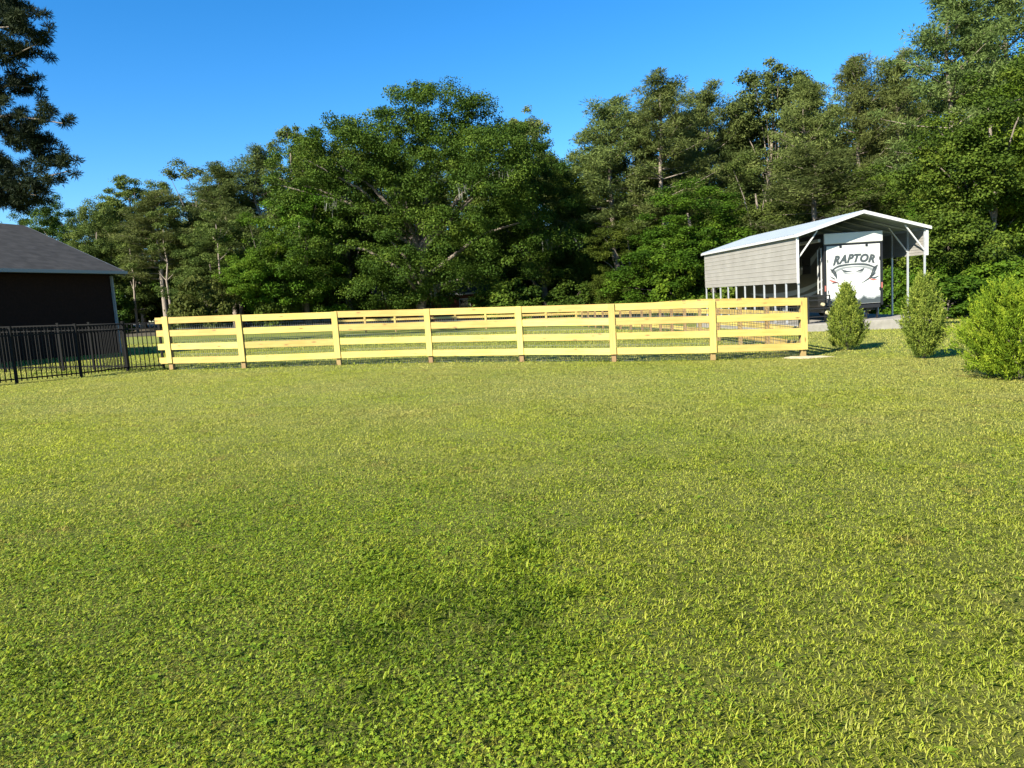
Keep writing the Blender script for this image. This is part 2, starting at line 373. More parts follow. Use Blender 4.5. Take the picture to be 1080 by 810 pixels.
# ------------------------------------------------------------------ wooden board fences
def board(name, p, q, w, h, m, parent, drop=0.0):
    """box with its length along local X from p to q (p, q = centre line)"""
    p, q = Vector(p), Vector(q); d = q - p
    mb = MB(); mb.box((0, -w / 2, -h / 2), (d.length, w / 2, h / 2))
    o = mb.build(name, m, parent); bevel(o, .004)
    x = d.normalized(); y = Vector((0, 0, 1)).cross(x).normalized(); z = x.cross(y)
    o.matrix_basis = Matrix(((x.x, y.x, z.x, p.x - parent.location.x), (x.y, y.y, z.y, p.y - parent.location.y), (x.z, y.z, z.z, p.z - parent.location.z), (0, 0, 0, 1)))
    return o
def upright(name, p, w, d, h, ang, m, parent, z0=-.1):
    mb = MB(); mb.box((z0, -w / 2, -d / 2), (h, w / 2, d / 2))      # length on local X so the grain runs along it
    o = mb.build(name, m, parent); bevel(o, .004)
    x = Vector((0, 0, 1)); y = Vector((math.cos(ang), math.sin(ang), 0)); z = x.cross(y)
    o.matrix_basis = Matrix(((x.x, y.x, z.x, p[0] - parent.location.x), (x.y, y.y, z.y, p[1] - parent.location.y), (x.z, y.z, z.z, p[2] - parent.location.z), (0, 0, 0, 1)))
    return o
RAILS = (.275, .645, 1.015, 1.372)
def wood_fence(posts, label, side=-1, face=True, mesh=True, rails=RAILS, ext0=0.0, group=None, post_h=None, mesh_step=.06, simple=False):
    root = empty('wooden_fence', posts[0]); tag(root, label, 'fence', group)
    wires = MB()
    for i, p in enumerate(posts):
        a = posts[max(i - 1, 0)]; b = posts[min(i + 1, len(posts) - 1)]
        d = (b - a); d.z = 0; d.normalize(); nrm = Vector((d.y, -d.x, 0)) * (1 if side < 0 else -1); ang = math.atan2(d.y, d.x)
        upright('post', p, .115, .115, (post_h or FENCE_H - .012), ang, M['pine_post'], root)
        if face: upright('face_board', p + nrm * (.0575 + .028 + .0145), .158, .026, FENCE_H, ang, M['pine_board'], root, z0=.19)
        if i + 1 < len(posts):
            q = posts[i + 1]; dd = (q - p); dd2 = Vector((dd.x, dd.y, 0)).normalized(); nn = Vector((dd2.y, -dd2.x, 0)) * (1 if side < 0 else -1)
            for r_ in rails:
                jp, jq = random.uniform(-.012, .012), random.uniform(-.012, .012)
                s = p - dd2 * (ext0 if i == 0 else -.002); e = q - dd2 * .002
                board('rail', s + nn * .072 + Vector((0, 0, r_ + jp)), e + nn * .072 + Vector((0, 0, r_ + jq)), .026, .172, M['pine_board'], root)
            if mesh:
                back = -nn * .062; Ln = dd.length; n = int(Ln / mesh_step)
                for k in range(n + 1):
                    b0 = p + dd * (k / n) + back - posts[0]
                    wires.bar(b0 + Vector((0, 0, .01)), b0 + Vector((0, 0, 1.22)), .0052, .0052)
                for zz in np.arange(.02, 1.23, .10):
                    wires.bar(p + back - posts[0] + Vector((0, 0, zz)), q + back - posts[0] + Vector((0, 0, zz)), .0052, .0052)
    if mesh: wires.build('wire_mesh', M['wire'], root)
    return root
ff = wood_fence(front, 'new yellow board fence running across the lawn in front of the wood', ext0=.30)
corner = front[-1]
# board closing the free end of the corner post
upright('face_board', corner + Vector((.075, 0.02, 0)), .15, .026, FENCE_H, math.pi / 2 + .05, M['pine_board'], ff, z0=.19)
side_posts = [Vector((corner.x + .02, corner.y + .12, 0))]
sx, sy = corner.x + .02, corner.y + .12
for k in range(1, 18):
    sy += 2.44; sx -= 0 if sy < 42 else .22
    side_posts.append(Vector((sx, sy, 0)))
for p in side_posts: p.z = gzf(p.x, p.y)
wood_fence(side_posts, 'tan board fence running straight back from the right corner post', side=-1, face=False, mesh=True, mesh_step=.3)
bx, by = side_posts[-1].x, side_posts[-1].y
back = [Vector((bx - 2.44 * k, by + .04 * k, 0)) for k in range(0, 9)]
for p in back: p.z = gzf(p.x, p.y)
wood_fence(back, 'far yellow board fence closing the back of the paddock before the trees', side=1, face=True, mesh=False)
left_posts = [Vector((back[-1].x + (front[0].x - back[-1].x) * t, back[-1].y + (front[0].y + 16 - back[-1].y) * t, 0)) for t in np.linspace(0, 1, 13)]

# bare sandy soil at the corner post
def blob(name, c, rx, ry, m, h, seed, n=40):
    r_ = np.random.default_rng(seed); mb = MB(); ang = np.linspace(0, 2 * np.pi, n, endpoint=False)
    rad = 1 + .25 * np.sin(ang * 3 + 1) + .15 * np.sin(ang * 7) + r_.normal(0, .07, n)
    vs = [(c.x, c.y, gzf(c.x, c.y) + h)]; fs = []
    for j, (s, hh) in enumerate(((.5, h * .8), (1, -.01))):
        for a, q in zip(ang, rad):
            X, Y = c.x + rx * s * q * math.cos(a), c.y + ry * s * q * math.sin(a); vs.append((X, Y, gzf(X, Y) + hh + (r_.normal(0, .008) if j == 0 else 0)))
    fs += [(0, 1 + k, 1 + (k + 1) % n) for k in range(n)]
    fs += [(1 + k, 1 + n + k, 1 + n + (k + 1) % n, 1 + (k + 1) % n) for k in range(n)]
    mb.add(vs, fs); return mb.build(name, m, smooth=True)
tag(blob('sand', corner + Vector((-.05, -.25, 0)), .62, .20, M['sand'], .045, 4), kind='structure')

# ------------------------------------------------------------------ black metal fences
def metal_fence(posts, label, height=1.32):
    root = empty('metal_fence', posts[0]); tag(root, label, 'fence')
    o = posts[0]
    for i, p in enumerate(posts):
        mb = MB(); mb.box((-.028, -.028, -.1), (.028, .028, height + .03)); mb.box((-.034, -.034, height + .03), (.034, .034, height + .05))
        mb.build('post', M['black_metal'], root, loc=p - o)
        if i + 1 < len(posts):
            q = posts[i + 1]; d = q - p; Ln = d.length; mb = MB(); n = max(2, int(Ln / .105))
            for z in (.11, height - .17, height - .02): mb.bar(p - o + Vector((0, 0, z)), q - o + Vector((0, 0, z)), .026, .032)
            for k in range(1, n):
                b = p - o + d * (k / n); mb.box((b.x - .009, b.y - .009, b.z + .05), (b.x + .009, b.y + .009, b.z + height - .03))
            mb.build('panel', M['black_metal'], root)
    return root
mf = [ground(173, 389.5), ground(135, 391.5), ground(86, 398), ground(18, 404.5)]
step = (mf[3] - mf[2]); step.z = 0
p = mf[3].copy()
for k in range(3):
    p = p + step; p.z = gzf(p.x, p.y); mf.append(p.copy())
metal_fence(mf, 'black metal picket fence meeting the left end of the wooden fence')
j = mf[1]; far_run = [Vector((j.x - .15, j.y + .35, 0)), Vector((j.x - 1.3, j.y + .7, 0)), Vector((j.x - 2.3, j.y + .9, 0)), Vector((j.x - 4.1, j.y + 1.1, 0)), Vector((j.x - 5.9, j.y + 1.3, 0)), Vector((j.x - 7.7, j.y + 1.5, 0))]
for p in far_run: p.z = gzf(p.x, p.y)
metal_fence(far_run, 'second black picket fence farther back, in front of the dark house wall')

# ------------------------------------------------------------------ house at the left
M['brick'] = m = noisy('dark_brick', (.016, .009, .0065), (.024, .013, .010), 12, .95, spec=.08)
M['shingle'] = m = mat('shingle_roof', (.1, .1, .11), .9, 0, .2)
tcn = N(m, 'ShaderNodeTexCoord'); br = N(m, 'ShaderNodeTexBrick'); br.inputs['Scale'].default_value = 1.0
br.inputs['Brick Width'].default_value = .42; br.inputs['Row Height'].default_value = .15; br.inputs['Mortar Size'].default_value = .008
br.inputs['Color1'].default_value = (.029, .028, .026, 1); br.inputs['Color2'].default_value = (.052, .050, .047, 1); br.inputs['Mortar'].default_value = (.03, .03, .035, 1)
L(m, tcn.outputs['UV'], br.inputs['Vector']); nn_ = noise(m, 3, 5)
L(m, mix(m, .35, br.outputs['Color'], ramp(m, nn_, [(.3, (.021, .020, .019)), (.7, (.068, .065, .061))])), base(m)); bump(m, br.outputs['Fac'], -.4, .02)
M['gutter'] = mat('gutter', (.20, .215, .22), .5)
hc = Vector((along(131, 289, 31.2).x, 31.2, 0)); hd = Vector((-.30, -1.0, 0)).normalized()      # corner at right, wall runs toward the viewer's left
hn = Vector((-hd.y * -1, hd.x * -1, 0)); hn = Vector((hd.y, -hd.x, 0))          # into the house
if hn.x > 0: hn = -hn
HZ = gzf(hc.x, hc.y) - .1; EAVE = along(130, 289, 31.0).z; RIDGE = along(33, 239, 32.2).z
HL = 16.0; HW = 10.0
house = empty('brick_house', (hc.x, hc.y, HZ)); tag(house, 'dark brick house with grey shingle roof behind the black fence', 'house')
def hp(a, b, z):   # a along the wall from the corner, b into the house; local to the house
    v = hd * a + hn * b; return Vector((v.x, v.y, z - HZ))
inset = .45
mb = MB()
g0 = hp(0.3, inset, HZ - .8); 
poly = [hp(.3, inset, HZ - .8), hp(.3, HW - inset, HZ - .8), hp(.3, HW - inset, EAVE), hp(.3, HW / 2, RIDGE - .25), hp(.3, inset, EAVE)]
mb.prism(poly, hd * (HL - .6)); mb.build('wall', M['brick'], house)
mb = MB(); t = .14
ev = EAVE - .02
prof = [hp(0, -.05, ev), hp(0, HW / 2, RIDGE), hp(0, HW + .05, ev), hp(0, HW + .05, ev + t), hp(0, HW / 2, RIDGE + t), hp(0, -.05, ev + t)]
mb.prism(prof, hd * HL)
rf = mb.build('roof', M['shingle'], house)
uvl = rf.data.uv_layers.new(name='UVMap')
for lp in rf.data.loops:
    v = rf.data.vertices[lp.vertex_index].co; a = v.dot(hd); b = v.dot(hn)
    uvl.data[lp.index].uv = (a, math.hypot(b, v.z) if b < HW / 2 else -b * 1.1)
mb = MB(); mb.bar(hp(-.02, -.11, EAVE + .06), hp(HL, -.11, EAVE + .06), .11, .12); mb.build('gutter', M['gutter'], rf)
mb = MB(); mb.bar(hp(-.015, -.05, ev + .03), hp(-.015, HW / 2, RIDGE + .03), .03, .2); mb.bar(hp(-.015, HW / 2, RIDGE + .03), hp(-.015, HW, ev + .03), .03, .2); mb.build('rake_board', M['gutter'], rf)
mb = MB(); mb.bar(hp(.30, inset - .06, HZ - .3), hp(.30, inset - .06, EAVE - .05), .09, .09); mb.build('corner_board', M['gutter'], house)

# ------------------------------------------------------------------ carport
CY = 31.0
FL = Vector((along(842, 300, CY).x, CY, 0)); CWd = 5.5; CL = 12.2
cu = Vector((-.05, 1, 0)).normalized(); cw = Vector((cu.y, -cu.x, 0))
SLAB = -.20; EZ = 3.53; AZ_ = 4.30
slab_o = Vector((FL.x, FL.y, SLAB))
def cp(a, b, z): # a across from the left, b back from the front; absolute z -> local
    v = cw * a + cu * b; return Vector((v.x, v.y, z - SLAB))
mb = MB(); mb.prism([cp(-.45, -.5, SLAB - 1.0), cp(CWd + .25, -.5, SLAB - 1.0), cp(CWd + .25, CL + .5, SLAB - 1.0), cp(-.45, CL + .5, SLAB - 1.0)], (0, 0, 1.0 - .004))
pad = mb.build('concrete_pad', M['concrete'], loc=slab_o); tag(pad, kind='structure')
bevel(pad, .02)
cpt = empty('carport', slab_o); tag(cpt, 'metal carport with grey side wall sheltering the white trailer', 'carport')
M['roof_metal'] = m = noisy('roof_metal', (.22, .26, .30), (.27, .31, .345), 2, .35, metal=.2)
M['siding'] = m = noisy('siding_metal', (.225, .214, .196), (.27, .258, .238), 1.5, .5)
# roof: two ribbed sheets
for sgn in (0, 1):
    mb = MB(); nb = 42
    e_a = -.12 if sgn == 0 else CWd + .12; m_a = CWd / 2
    ez = EZ - .12 * (AZ_ - EZ) / (CWd / 2)
    b0, b1 = -.15, CL + .15
    vs, fs = [], []
    bs = []
    for k in range(nb):
        s = (b1 - b0) / nb; q = b0 + k * s
        bs += [(q, 0), (q + s * .68, 0), (q + s * .76, .028), (q + s * .92, .028)]
    bs.append((b1, 0))
    for b, dz in bs: vs += [cp(e_a, b, ez + dz + .03), cp(m_a, b, AZ_ + dz + .03)]
    fs = [(2 * k, 2 * k + 1, 2 * k + 3, 2 * k + 2) for k in range(len(bs) - 1)]
    n0 = len(vs)
    for b, dz in bs: vs += [cp(e_a, b, ez + dz + .022), cp(m_a, b, AZ_ + dz + .022)]
    fs += [(n0 + 2 * k, n0 + 2 * k + 2, n0 + 2 * k + 3, n0 + 2 * k + 1) for k in range(len(bs) - 1)]
    mb.add(vs, fs); mb.build('roof_sheet', M['roof_metal'], cpt)
# gable fascia trim front and back, eave trim
for b, nm in ((-.17, 'gable_trim'), (CL + .17, 'gable_trim')):
    mb = MB(); ez = EZ - .14 * .28
    mb.prism([cp(-.14, b, ez - .085), cp(CWd / 2, b, AZ_ - .085), cp(CWd + .14, b, ez - .085), cp(CWd + .14, b, ez + .04), cp(CWd / 2, b, AZ_ + .055), cp(-.14, b, ez + .04)], cu * .03)
    mb.build(nm, M['white_metal'], cpt)
for a in (-.135, CWd + .135):
    mb = MB(); mb.bar(cp(a, -.13, EZ - .06), cp(a, CL + .13, EZ - .06), .02, .11); mb.build('eave_trim', M['white_metal'], cpt)
def leg(a, b):
    mb = MB(); v = cp(a, b, SLAB); mb.box((v.x - .032, v.y - .032, 0), (v.x + .032, v.y + .032, EZ - SLAB - .06)); mb.build('leg', M['galv'], cpt)
for k in range(11):
    b = .06 + k * (CL - .12) / 10
    leg(0.03, b); leg(CWd - .03, b)
    mb = MB(); mb.bar(cp(.03, b, EZ - .05), cp(CWd / 2, b, AZ_ - .05), .055, .055); mb.bar(cp(CWd / 2, b, AZ_ - .05), cp(CWd - .03, b, EZ - .05), .055, .055)
    mb.build('rafter', M['galv'], cpt)
    if k in (0, 1):
        for s, a in (((1, .03), (-1, CWd - .03)) if k == 0 else ((-1, CWd - .03),)):
            mb = MB(); mb.bar(cp(a + s * .03, b, EZ - .95), cp(a + s * .85, b, EZ + .12), .05, .05); mb.build('brace', M['white_metal'], cpt)
def siding(a, z0, z1, side):
    mb = MB(); n = 9; s = (z1 - z0) / n; prof = []
    for k in range(n):
        q = z0 + k * s; prof += [(q, 0), (q + s * .78, 0), (q + s * .84, -.014), (q + s * .96, -.014)]
    prof.append((z1, 0)); vs = []; m_ = len(prof)
    for z, d in prof: vs += [cp(a + side * d * -1, 0, z), cp(a + side * d * -1, CL, z)]
    for z, d in prof: vs += [cp(a + side * d * -1 - side * .006, 0, z), cp(a + side * d * -1 - side * .006, CL, z)]
    fs = [(2 * k, 2 * k + 1, 2 * k + 3, 2 * k + 2) for k in range(m_ - 1)] + [(2 * m_ + 2 * k, 2 * m_ + 2 * k + 2, 2 * m_ + 2 * k + 3, 2 * m_ + 2 * k + 1) for k in range(m_ - 1)]
    mb.add(vs, fs); return mb.build('side_wall', M['siding'], cpt)
WB = 1.55
siding(-.012, WB, EZ - .12, -1)
siding(CWd + .012, EZ - 1.15, EZ - .12, 1)
for a, z0 in ((-.02, WB - .03), (CWd + .02, EZ - 1.18)):
    mb = MB(); v0 = cp(a, -.03, z0); mb.box((v0.x - .05, v0.y - .02, z0 - SLAB), (v0.x + .05, v0.y + .02, EZ - SLAB - .13)); mb.build('corner_trim', M['white_metal'], cpt)

# ------------------------------------------------------------------ toy hauler trailer
TB = .78                      # rear is this far inside the carport
TX0 = along(870.5, 290, CY + TB).x; TWd = 2.58; TLn = 10.4; TR = 3.55; TF = .38
to = slab_o + cw * ((TX0 - FL.x)) + cu * TB
trl = empty('travel_trailer', to); tag(trl, 'tall white travel trailer with a lettered rear ramp door under the carport', 'trailer')
tz = lambda z: z - SLAB
def tp(a, b, z): v = cw * a + cu * b; return Vector((v.x, v.y, tz(z)))
def tbox(name, a0, a1, b0, b1, z0, z1, m, parent=None, bv=.0):
    mb = MB(); mb.prism([tp(a0, b0, z0), tp(a1, b0, z0), tp(a1, b1, z0), tp(a0, b1, z0)], (0, 0, z1 - z0)); o = mb.build(name, m, parent or trl)
    if bv: bevel(o, bv, 2)
    return o
M['gelcoat'] = noisy('gelcoat', (.49, .50, .49), (.53, .53, .51), 2, .3, spec=.5)
M['grey_gelcoat'] = mat('grey_gelcoat', (.3, .33, .34), .3)
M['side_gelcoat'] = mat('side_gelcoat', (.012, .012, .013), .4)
M['decal'] = mat('decal_charcoal', (.05, .06, .065), .4)
M['decal_grey'] = mat('decal_grey', (.20, .215, .22), .4)
M['decal_red'] = mat('decal_red', (.33, .11, .09), .4)
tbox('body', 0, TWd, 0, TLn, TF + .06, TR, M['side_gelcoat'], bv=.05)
tbox('rear_cap', .01, TWd - .01, -.085, -.002, 3.08, TR - .02, M['gelcoat'], bv=.03)
tbox('cap_seam', .02, TWd - .02, -.05, -.003, 3.00, 3.075, M['black_paint'])
door = tbox('ramp_door', .12, TWd - .12, -.055, -.003, TF + .10, 2.995, M['gelcoat'], bv=.012)
for a0, a1 in ((.0, .085), (TWd - .085, TWd)): tbox('corner_trim', a0, a1, -.045, -.003, TF, 2.995, M['black_paint'])
for a in (.72, TWd - .72):
    tbox('hinge', a - .05, a + .05, -.075, -.056, 2.90, 3.0, M['black_paint'])
for a in (.14, TWd - .17):
    for z in (1.0, 2.3): tbox('latch', a, a + .03, -.072, -.056, z, z + .14, M['black_paint'])
tbox('bumper', .15, TWd - .15, -.10, .12, TF - .10, TF + .055, M['black_paint'], bv=.015)
for a in (.55, TWd - .62, .12, TWd - .14): tbox('stabilizer_jack', a - .03, a + .03, .16, .22, SLAB, TF + .06, M['black_paint'])
for a0 in (.015, TWd - .075): tbox('tail_light', a0, a0 + .06, -.058, -.046, 1.10, 1.34, M['decal_red'])
# chassis, wheels, awning arms on the left flank
tbox('chassis', .25, TWd - .25, .3, TLn, TF - .22, TF + .055, M['black_paint'])
for a in (.14, TWd - .14):
    for b in (4.2, 5.1):
        c0 = tp(a - .11, b, SLAB + .36); c1 = tp(a + .11, b, SLAB + .36)
        mb = MB(); mb.tube([c0, c1], .36, 20); w = mb.build('wheel', M['rubber'], trl)
        mb = MB(); mb.tube([c0 - cw * .01, c1 + cw * .01], .2, 16); mb.build('rim', M['galv'], w)
for a, b0, b1, z0, z1 in ((-.03, .15, .22, .95, 2.95), (-.05, .42, .48, 1.0, 2.9)):
    tbox('awning_arm', a, a + .027, b0, b1, z0, z1, M['white_metal'])
tbox('awning_roll', -.13, -.003, .2, 6.5, 3.2, 3.34, M['white_metal'], bv=.03)
for b, z in ((1.2, 1.9), (3.6, 1.9), (6.2, 1.9)):
    tbox('window', -.012, .0 - .002, b, b + .8, z, z + .75, M['glass_dark'])
# swoosh decals on the left flank
def flat_decal(name, pts, m, parent, off=.004):
    mb = MB(); mb.prism(pts, -cu * off); return mb.build(name, m, parent)
def swoosh(pts0, w, m):
    n = 14; top, bot = [], []
    P0, P1, P2 = pts0
    for k in range(n + 1):
        t = k / n; b = (1 - t) ** 2 * P0[0] + 2 * t * (1 - t) * P1[0] + t * t * P2[0]; z = (1 - t) ** 2 * P0[1] + 2 * t * (1 - t) * P1[1] + t * t * P2[1]
        h = w * math.sin(math.pi * min(1, .05 + t * .95)) ** .7
        top.append(tp(-.004, b, z + h / 2)); bot.append(tp(-.004, b, z - h / 2))
    mb = MB(); nn = len(top)
    mb.add(top + bot, [(k, k + 1, nn + k + 1, nn + k) for k in range(nn - 1)]); mb.build('side_decal', m, trl)
swoosh(((.1, 1.6), (3, .7), (8.5, 1.1)), .24, M['decal_grey']); swoosh(((.1, 1.25), (3, .45), (8.5, .8)), .18, M['decal_grey'])
swoosh(((.3, 3.0), (1.2, 2.0), (5, 1.5)), .35, M['decal_grey']); swoosh(((2, 3.1), (3.2, 2.3), (7, 1.9)), .2, M['decal_grey'])
# lettering and emblem on the ramp door (door plane b = -.055)
DB = -.0575
def dpt(u, v): return tp(.12 + u * (TWd - .24), DB, TF + .10 + v * (2.995 - TF - .10))    # u,v in 0..1 over the door
def stroke(name, pts, widths, m):
    """tapering brush stroke through door points (u, v); width in metres"""
    W, H = TWd - .24, 2.995 - TF - .1
    P = [Vector((u * W, v * H)) for u, v in pts]; Q = []; ws = []
    for i in range(len(P) - 1):                       # Catmull-Rom
        p0, p1, p2, p3 = P[max(i - 1, 0)], P[i], P[i + 1], P[min(i + 2, len(P) - 1)]
        for k in range(8):
            t = k / 8; Q.append(.5 * ((2 * p1) + (p2 - p0) * t + (2 * p0 - 5 * p1 + 4 * p2 - p3) * t * t + (3 * p1 - p0 - 3 * p2 + p3) * t ** 3)); ws.append(widths[i] * (1 - t) + widths[i + 1] * t)
    Q.append(P[-1]); ws.append(widths[-1]); A, B = [], []
    for i, q in enumerate(Q):
        d = (Q[min(i + 1, len(Q) - 1)] - Q[max(i - 1, 0)]).normalized(); nrm = Vector((-d.y, d.x)) * ws[i] / 2
        A.append(q + nrm); B.append(q - nrm)
    f3 = lambda q: dpt(q.x / W, q.y / H)
    n = len(Q); mb = MB(); vs = [f3(q) for q in A] + [f3(q) for q in B]; vs += [v - cu * .003 for v in vs]
    mb.add(vs, [(2 * n + k, 2 * n + k + 1, 3 * n + k + 1, 3 * n + k) for k in range(n - 1)] + [(k, n + k, n + k + 1, k + 1) for k in range(n - 1)] + [(k, k + 1, 2 * n + k + 1, 2 * n + k) for k in range(n - 1)] + [(n + k, 3 * n + k, 3 * n + k + 1, n + k + 1) for k in range(n - 1)])
    return mb
emb = [
    ([(.08, .555), (.13, .615), (.25, .66), (.48, .675), (.72, .66), (.87, .61), (.92, .575)], [.01, .06, .075, .06, .075, .06, .01], 'decal'),
    ([(.125, .50), (.16, .57), (.29, .62), (.48, .632), (.69, .62), (.84, .57), (.865, .50)], [.02, .09, .07, .045, .07, .09, .02], 'decal_grey'),
    ([(.06, .615), (.115, .575), (.155, .52), (.185, .44)], [.01, .13, .11, .01], 'decal'),
    ([(.955, .645), (.90, .585), (.86, .51), (.80, .43), (.64, .345)], [.01, .14, .12, .07, .008], 'decal'),
    ([(.27, .60), (.34, .565), (.47, .55)], [.01, .075, .01], 'decal'), ([(.29, .575), (.34, .53), (.46, .515), (.52, .53)], [.01, .05, .03, .005], 'decal_grey'),
    ([(.70, .605), (.655, .57), (.54, .55)], [.01, .085, .01], 'decal'), ([(.69, .575), (.64, .535), (.55, .52)], [.01, .05, .01], 'decal_grey'),
    ([(.03, .44), (.11, .405), (.22, .375)], [.008, .075, .008], 'decal_red'),
    ([(.08, .36), (.15, .385), (.23, .37)], [.008, .06, .008], 'decal'),
    ([(.05, .50), (.12, .455), (.16, .44)], [.008, .05, .008], 'decal'),
    ([(.985, .46), (.89, .425), (.79, .44)], [.006, .07, .01], 'decal'),
    ([(.95, .40), (.86, .395), (.78, .425)], [.006, .06, .01], 'decal_red'),
    ([(.93, .52), (.86, .47), (.80, .46)], [.006, .06, .01], 'decal'),
]
for pts, ws, mm in emb: stroke('emblem', pts, [w * 1.22 for w in ws], M[mm]).build('emblem_mark', M[mm], door)
# word along a shallow arch
fc = bpy.data.curves.new('lettering', 'FONT'); fc.body = 'RAPTOR'; fc.size = .46; fc.shear = .35; fc.offset = .028; fc.extrude = .002; fc.space_character = 1.12; fc.align_x = 'CENTER'; fc.resolution_u = 4
tmp = bpy.data.objects.new('lettering', fc); col.objects.link(tmp); bpy.context.view_layer.update()
tme = bpy.data.meshes.new_from_object(tmp.evaluated_get(bpy.context.evaluated_depsgraph_get())); bpy.data.objects.remove(tmp)
xs = np.array([v.co.x for v in tme.vertices]); sc_x = 1.86 / (xs.max() - xs.min()); xm = (xs.max() + xs.min()) / 2
for v in tme.vertices:
    X = (v.co.x - xm) * sc_x; Yv = v.co.y * (1 + .35 * max(0, -X - .55)) - .10 * X * X
    u = .505 + X / (TWd - .24); vv = .715 + Yv / (2.995 - TF - .10)
    q = dpt(u, vv) - cu * (.002 + v.co.z); v.co = q
tme.materials.clear(); tme.materials.append(M['decal']); link('lettering', tme, door)
# torn rock band at the foot of the door
mb = MB(); rr = random.Random(3)
top = [(.0, .10)] + [(k / 16, .055 + .05 * rr.random() + .02 * math.sin(k * 1.3)) for k in range(1, 16)] + [(1, .10)]
for (u0, v0), (u1, v1) in zip(top[:-1], top[1:]):
    a, b, c_, d_ = dpt(u0, .006), dpt(u1, .006), dpt(u1, v1), dpt(u0, v0); mb.add([a, b, c_, d_], [(0, 1, 2, 3)])
mb.build('foot_decal', M['decal'], door)
mb = MB()
for (u0, v0), (u1, v1) in zip(top[:-1], top[1:]):
    mb.add([dpt(u0, v0), dpt(u1, v1), dpt(u1, v1 + .035), dpt(u0, v0 + .02)], [(0, 1, 2, 3)])
mb.build('foot_decal_edge', M['decal_grey'], door)
# small hitch coupler and hose reel standing at the trailer's near corner
gp = slab_o + cw * .95 + cu * .35
gear = empty('equipment_rack', gp); tag(gear, 'low dark equipment rack with pale knobs beside the trailer corner', 'rack')
mb = MB()
for a in (-.45, .45):
    for b in (-.2, .2): mb.box((a - .025, b - .025, 0), (a + .025, b + .025, 1.15))
    mb.box((a - .02, -.2, 1.12), (a + .02, .2, 1.17))
mb.box((-.45, -.02, 1.121), (.45, .02, 1.169))
mb.build('frame', M['black_paint'], gear)
for z in (.25, .6, .95):
    mb = MB(); mb.box((-.5, -.25, z), (.5, .25, z + .035)); mb.build('shelf', M['black_paint'], gear)
for (a, z, r_) in ((.12, .78, .075), (.32, .42, .09)):
    mb = MB(); mb.tube([(a, -.36, z), (a, -.24, z)], [r_ * .9, r_], 12); mb.build('knob', M['sand'], gear)

